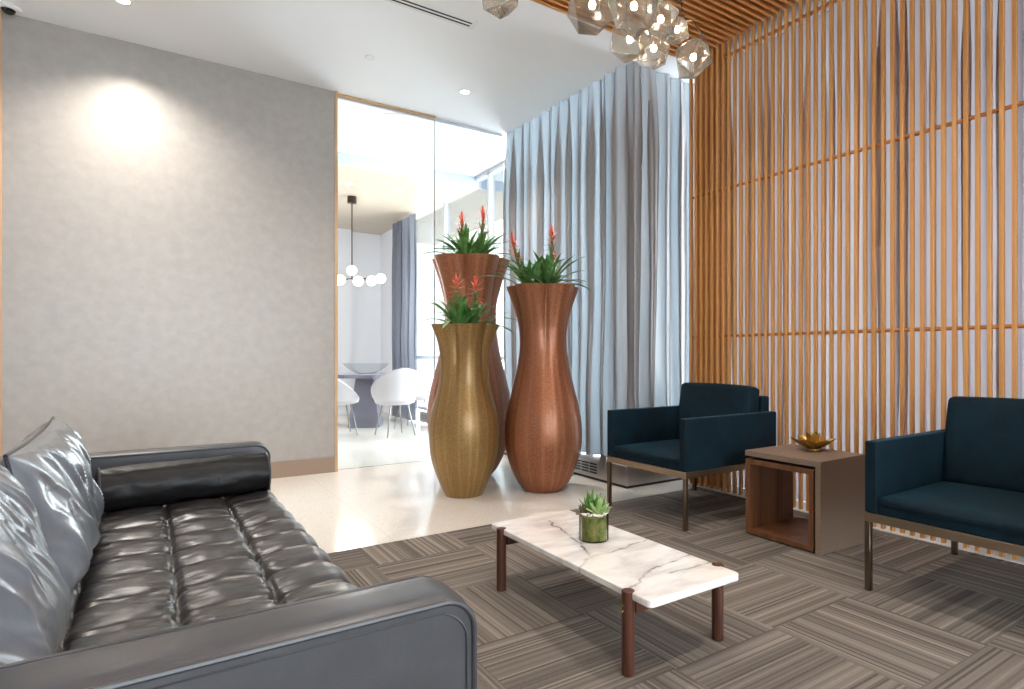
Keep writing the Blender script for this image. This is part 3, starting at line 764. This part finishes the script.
def bromeliad(label, loc, z0, rr, spikes, seed, spread, nleaf=56):
    root = thing('bromeliad', label, 'plant', (loc[0], loc[1], z0), 0, 'bromeliads in the floor vases')
    rnd = random.Random(seed); mb = MB()
    def strap(c, a, L, W, lift, droop):
        ca, sa = math.cos(a), math.sin(a); n = 12; vs = []
        for k in range(n):
            t = k / (n - 1); el = lift - droop * t
            if k == 0: x, z = 0.0, 0.0
            else:
                x += L / (n - 1) * math.cos(el); z += L / (n - 1) * math.sin(el)
            wv = W / 2 * (min(1, .55 + 1.2 * t)) * (1 - max(0, (t - .45) / .55) ** 2.2) + .0006
            for q, up in ((-1, .006), (-.5, .0015), (0, 0), (.5, .0015), (1, .006)):
                vs.append((c[0] + x * ca - q * wv * sa, c[1] + x * sa + q * wv * ca, c[2] + z + up * (wv / (W / 2))))
        def clear(p):                     # leaves pass over the rim, then may hang outside it
            rd = math.hypot(p[0], p[1])
            return p if rd < .75 * rr else (p[0], p[1], max(p[2], .078 * min(1, (rd - .75 * rr) / (.2 * rr)) - max(0, rd - 1.35 * rr) * .8))
        vs = [clear(p) for p in vs]
        mb.add(vs, [(k * 5 + q, k * 5 + q + 1, (k + 1) * 5 + q + 1, (k + 1) * 5 + q) for k in range(n - 1) for q in range(4)])
    cs_ = [R2 * s[0] * .7 + F2 * s[1] for s in spikes]
    for k in range(nleaf):
        c = cs_[k % len(cs_)] * (.8 + .3 * rnd.random()); t = k / nleaf
        a = k * 2.399 + rnd.random() * .5
        strap((c.x, c.y, .0), a, spread * (.5 + .45 * t + .3 * rnd.random()), .036 + .012 * rnd.random(), 1.42 - .8 * t * t + .15 * rnd.random(), .5 + .75 * t)
    mb.build('foliage', 'leaf', root, fix=False, ang=180, solid=.0012)
    for (dr, df, hgt, lean) in spikes:
        b = R2 * dr * .75 + F2 * df; tip = R2 * (dr + lean) + F2 * df + Vector((0, 0, hgt))
        mid = b.lerp(tip, .55) + R2 * (-.012 * (1 if dr < 0 else -1))
        pts = [(1 - t) ** 2 * b + 2 * t * (1 - t) * mid + t * t * tip for t in [q / 14 for q in range(15)]]
        st_ = MB().tube(pts, [.014 - .004 * q / 14 for q in range(15)], 10)
        for q in range(3, 14):
            for w_ in range(2):
                a = q * 2.1 + w_ * PI + rnd.random() * .4; t = q / 14
                if t < .66: spike_leaf(st_, pts[q], (math.cos(a) * .6, math.sin(a) * .6, .75), .10 * (1.1 - .4 * t), .010, .35, 6, .25)
        spk = st_.build('flower_stem', 'stem_leaf', root, ang=180)
        fl_ = MB()
        for q in range(9, 15):
            for w_ in range(4 if q > 11 else 2):
                a = q * 1.9 + w_ * 2 * PI / 3 + rnd.random() * .5; t = (q - 9) / 5; el = -.05 + 1.15 * t * t
                spike_leaf(fl_, pts[q], (math.cos(a) * math.cos(el), math.sin(a) * math.cos(el), math.sin(el)), (.098 - .03 * t), .0125, -.35 + .5 * t, 7, .22)
        fl_.build('bract', 'bract', spk, ang=180)
    return root
vR = at(543.5, 4.55); vL = at(464, 4.38); vB = at(470, 5.06)
o, zs, rr = vase('tall copper vase in front, right of the gold one', 'copper_leaf', PR, vR, .15, zs=.985)
bromeliad('red tipped bromeliad in the copper vase before the curtain', vR, zs, rr, [(-.155, .02, .42, -.08), (.055, -.03, .46, .01)], 5, .40)
o, zs, rr = vase('short gold vase, smallest of the three floor vases', 'gold_leaf', PL, vL, .45)
bromeliad('red tipped bromeliad in the short gold vase', vL, zs, rr, [(-.055, -.02, .37, .01), (.08, .03, .36, .0)], 9, .36)
o, zs, rr = vase('tallest copper vase, standing behind the gold one', 'copper_leaf', PB, vB, .3, zs=.982)
bromeliad('red tipped bromeliad in the tallest vase at the back', vB, zs, rr, [(-.06, -.02, .39, .0), (.09, .02, .45, .02)], 14, .42)

# ================================================================== SMOKED GLASS CHANDELIER
cA = at(603, 2.9); chn = thing('chandelier', 'cluster chandelier of faceted smoked glass shades under the slat ceiling', 'chandelier', (cA.x, cA.y, 0))
org = Vector((cA.x, cA.y, 0))
SH = [(500, -6, 2.95, .095, .3), (592, 6, 2.9, .116, 1.1), (634, 7, 2.93, .114, 2.0), (630, 40, 3.25, .103, .7), (654, 49, 3.42, .092, 1.6),
      (661, 20, 3.3, .090, 2.7), (677, 30, 3.66, .072, .2), (693, 58, 3.42, .098, 1.9)]
spine = []
for k, (u, v_, d, R_, sd) in enumerate(SH):
    rnd = random.Random(int(sd * 100)); c = at(u, d, hz(v_, d)) - org
    bm = bmesh.new(); off = rnd.random() * 2 * PI; tilt = Matrix.Rotation((rnd.random() - .5) * .9, 4, 'X') @ Matrix.Rotation((rnd.random() - .5) * .9, 4, 'Y')
    for z, r, n_, jit in ((-.95, .50, 4, .25), (-.1, 1.05, 5, .22), (.62, .72, 5, .15), (.92, .26, 6, .0)):
        for q in range(n_):
            a = off + z * .9 + 2 * PI * q / n_ + rnd.uniform(-jit, jit)
            bm.verts.new(c + tilt @ (Vector((r * math.cos(a), r * math.sin(a), z + rnd.uniform(-jit, jit) * .6)) * R_ * 1.12))
    bmesh.ops.convex_hull(bm, input=bm.verts); bmesh.ops.dissolve_limit(bm, angle_limit=.12, verts=bm.verts, edges=bm.edges)
    me = bpy.data.meshes.new('glass_shade'); bm.to_mesh(me); bm.free(); me.materials.append(M['gem_glass'])
    so = bpy.data.objects.new('glass_shade', me); COL.objects.link(so); so.parent = chn
    q = so.modifiers.new('bevel', 'BEVEL'); q.width = .003; q.segments = 2
    bc = c + tilt @ Vector((0, 0, R_ * .05))
    MB().lathe([(0, -.02), (.012, -.015), (.0175, 0), (.012, .015), (0, .02)], bc, 14, cap0=False, cap1=False).build('bulb', 'bulb', so)
    nk = c + tilt @ Vector((0, 0, R_ * .92)); nt = nk + tilt @ Vector((0, 0, .05))
    MB().tube([bc + tilt @ Vector((0, 0, .022)), nk + tilt @ Vector((0, 0, .01))], .009, 10).build('socket', 'bronze', so)
    MB().tube([nk - tilt @ Vector((0, 0, .012)), nt], .021, 12, caps=False).build('neck', 'smoked_glass', so)
    spine.append(nt)
fr = MB()
zt = 3.14
mids = [Vector((p.x, p.y, zt)) for p in sorted(spine, key=lambda p: (p - spine[0]).xy.length)]
fr.tube([mids[0], mids[-1]], .007, 8)
for k, p in enumerate(spine[:-1]):
    a, b = mids[0], mids[-1]; t = max(0, min(1, (p - a).xy.dot((b - a).xy) / (b - a).xy.length_squared)); h_ = a.lerp(b, t)
    if k != 6: fr.tube([p, Vector((p.x, p.y, (p.z + zt) / 2 + .02)), h_], .004, 8)
fr.tube([spine[7], spine[7].lerp(spine[6], .5) + Vector((0, 0, .02)), spine[6] - Vector((0, 0, .06))], .004, 8)
fr.build('frame', 'bronze', chn)
p6 = spine[6]; MB().tube([p6, p6 + Vector((-.012, 0, .05)), p6 + Vector((-.02, 0, .12)), (p6.x - .02, p6.y, CEIL)], .003, 8).build('cord', 'black_cord', chn)
for t in (.12,):
    p = mids[0].lerp(mids[-1], t)
    MB().tube([(p.x, p.y, zt), (p.x + .01, p.y, (zt + CEIL) / 2), (p.x, p.y, CEIL)], .003, 8).build('cord', 'black_cord', chn)
pc = mids[0].lerp(mids[-1], .12); MB().lathe([(.0, -.03), (.055, -.03), (.06, -.024), (.06, .0)], (pc.x, pc.y, CEIL), 28, cap0=False).build('canopy', 'dark_bronze', chn)
pc = Vector((p6.x - .02, p6.y, 0)); MB().lathe([(.0, -.02), (.02, -.02), (.022, .0)], (pc.x, pc.y, CEIL), 20, cap0=False).build('canopy', 'dark_bronze', chn)

# ================================================================== CEILING FITTINGS
def spot(name, loc, power, size, blend, col=(1, .93, .85), rad=.04, target=None):
    L = bpy.data.lights.new(name, 'SPOT'); L.energy = power; L.spot_size = math.radians(size); L.spot_blend = blend; L.color = col; L.shadow_soft_size = rad
    o = bpy.data.objects.new(name, L); COL.objects.link(o); o.location = loc
    if target: o.rotation_euler = (Vector(target) - Vector(loc)).to_track_quat('-Z', 'Y').to_euler()
    return o
def downlight(x, y, z, label, power, size=100, blend=.6, target=None, group='recessed ceiling downlights', col=(1, .93, .85)):
    r = thing('downlight', label, 'ceiling light', (x, y, z), 0, group)
    MB().lathe([(.038, -.004), (.050, -.004), (.052, 0), (.038, 0)], n=28, cap0=False, cap1=False).build('trim_ring', 'white_plastic', r)
    MB().lathe([(0, -.002), (.038, -.002)], n=28, cap0=False, cap1=False).build('lens', 'downlight_lens', r)
    if power: spot('lamp', (x, y, z - .012), power, size, blend, col, .04, target)
    return r
downlight(-.132, 4.823, CEIL, 'recessed downlight washing the grey wall', 125, 132, 1.0, (-.08, 5.12, 0), col=(1, .94, .86))
downlight(2.255, 4.806, CEIL, 'recessed downlight above the floor vases', 90, 110, .8)
for x, y, pw in ((.9, 2.0, 40), (2.3, 2.0, 40), (.9, .2, 40), (2.3, .2, 48), (-.6, 1.2, 46)):
    spot('lamp', (x, y, CEIL - .01), pw, 130, .8, (1, .92, .83), .05)
vent = thing('air_vent', 'long white linear air vent with two dark slots in the ceiling', 'vent', (.60, 3.80, CEIL))
MB().box(0, 1.265, -.058, .058, -.005, 0).build('frame', 'white_plastic', vent, bevel=.002)
for y in (-.018, .018): MB().box(.03, 1.225, y - .008, y + .008, -.0062, -.004).build('slot', 'black_gap', vent)
t = MB().lathe([(0, -.006), (.034, -.006), (.036, 0)], (0, 0, 0), 28, cap0=False, cap1=False).build('sprinkler_cover', 'white_plastic')
t.location = (1.398, 4.67, CEIL); tag(t, 'flat white sprinkler cover between the vent and the wall', 'sprinkler')
dm = thing('dome_camera', 'small dome security camera in the ceiling corner', 'camera', (-.752, 5.35, CEIL))
MB().lathe([(.055, -.016), (.066, -.010), (.070, 0)], n=32, cap1=False).build('ring', 'white_plastic', dm)
MB().lathe([(0, -.046), (.018, -.043), (.032, -.032), (.038, -.016)], n=28, cap0=False, cap1=False).build('dome', 'black_dome', dm)
sp = MB().lathe([(0, -.006), (.125, -.006), (.13, 0)], (0, 0, 0), 40, cap0=False, cap1=False).build('ceiling_speaker', 'grey_mesh')
sp.location = (1.95, 5.72, CEIL); tag(sp, 'round ceiling speaker beyond the glass partition', 'speaker')

# ================================================================== DINING ROOM BEYOND THE GLASS
tc = at(366, 8.6)
dt = thing('dining_table', 'lavender grey dining table on a tapered pedestal behind the glass', 'dining table', (tc.x, tc.y, 0), .35)
oct_ = [(0.54 * math.cos(PI / 8 + k * PI / 4) * 1.0, 0.54 * math.sin(PI / 8 + k * PI / 4)) for k in range(8)]
MB().prism(oct_, .695, .745).build('tabletop', 'lavender_lacquer', dt, bevel=.006)
MB().lathe([(.30, 0), (.17, .695)], n=4).build('pedestal', 'lavender_lacquer', dt, bevel=.005)
bw_ = at(366, 8.45)
bo = MB().lathe([(0, .004), (.10, .004), (.16, .03), (.25, .09), (.31, .15)], n=60,
                mod=lambda th, z: 1 + (.03 * math.cos(12 * th) if z > .05 else 0), cap0=False, cap1=False).build('glass_bowl', 'bowl_glass')
bo.location = (bw_.x, bw_.y, .7455); tag(bo, 'wide scalloped glass bowl on the dining table', 'bowl')
def dining_chair(label, loc, rz):
    r = thing('dining_chair', label, 'dining chair', loc, rz, 'ivory tub chairs around the dining table')
    def shell(u, v):                       # opening faces +X
        th = PI * (.25 + 1.5 * u); hgt = .42 + (.43 - .37 * abs(2 * u - 1) ** 1.7) * v; rr_ = .225 + .05 * v
        return (rr_ * math.cos(th) * 1.02, rr_ * math.sin(th), hgt)
    MB().grid(shell, 40, 10).build('backrest', 'ivory_fabric', r, fix=False, ang=180, solid=.03)
    MB().lathe([(0, .39), (.18, .39), (.235, .41), (.245, .45), (.22, .475), (0, .48)], n=36, cap0=False, cap1=False).build('seat', 'ivory_fabric', r)
    for a in (45, 135, 225, 315):
        ca, sa = math.cos(math.radians(a)), math.sin(math.radians(a))
        MB().tube([(ca * .16, sa * .16, .40), (ca * .26, sa * .26, 0)], [.011, .007], 8).build('leg', 'chrome_leg', r)
    return r
def face(p): d = tc - p; return math.atan2(d.y, d.x)
p = at(395, 7.6); d1 = F2 * .75 - R2 * .66; c_ = dining_chair('ivory tub chair in front of the table, turned towards the grey wall', (p.x, p.y, 0), math.atan2(d1.y, d1.x))
for (u, d, lab) in ((339, 7.65, 'ivory tub chair half hidden by the edge of the grey wall'), (413, 8.42, 'ivory tub chair on the far side of the dining table')):
    p = at(u, d); q = copy_tree(c_); q.location = (p.x, p.y, 0); q.rotation_euler.z = face(p); q['label'] = lab
    if u < 350: d2 = F2 * .55 + R2 * .83; q.rotation_euler.z = math.atan2(d2.y, d2.x)
pg = at(352, 8.2); gl = thing('globe_chandelier', 'small bronze chandelier with white glass globes over the dining table', 'chandelier', (pg.x, pg.y, 0))
MB().lathe([(0, 3.07), (.06, 3.07), (.06, 3.16)], n=24, cap0=False).build('canopy', 'dark_bronze', gl)
MB().tube([(0, 0, 2.03), (0, 0, 3.08)], .008, 10).build('rod', 'dark_bronze', gl)
fr = MB(); GP = [(-.13, -.08, 2.02), (-.01, .02, 2.16), (.12, -.1, 2.0), (.26, .02, 2.02), (.36, .1, 2.06), (-.25, .1, 2.03)]
for a, b, z in GP: q = R2 * a + F2 * b; fr.tube([(0, 0, 2.05), (q.x, q.y, z)], .007, 8)
fr.build('arm_frame', 'dark_bronze', gl)
for a, b, z in GP:
    q = R2 * a + F2 * b
    MB().lathe([(.068 * math.sin(PI * k / 12), -.068 * math.cos(PI * k / 12)) for k in range(13)], (q.x, q.y, z), 20, cap0=False, cap1=False).build('globe', 'globe', gl)
L = bpy.data.lights.new('dining_lamp', 'POINT'); L.energy = 25; L.color = (1, .93, .86); L.shadow_soft_size = .25
o = bpy.data.objects.new('dining_lamp', L); COL.objects.link(o); o.location = (pg.x, pg.y, 1.75)
for (u, v_) in ((349, 184), (398, 190.5)):
    d = FPX * (3.16 - H) / (V0 - v_); p = at(u, d)
    downlight(p.x, p.y, 3.16, 'recessed downlight %s in the dining room plank ceiling' % ('above the globe chandelier' if u < 370 else 'nearer the window'), 0)
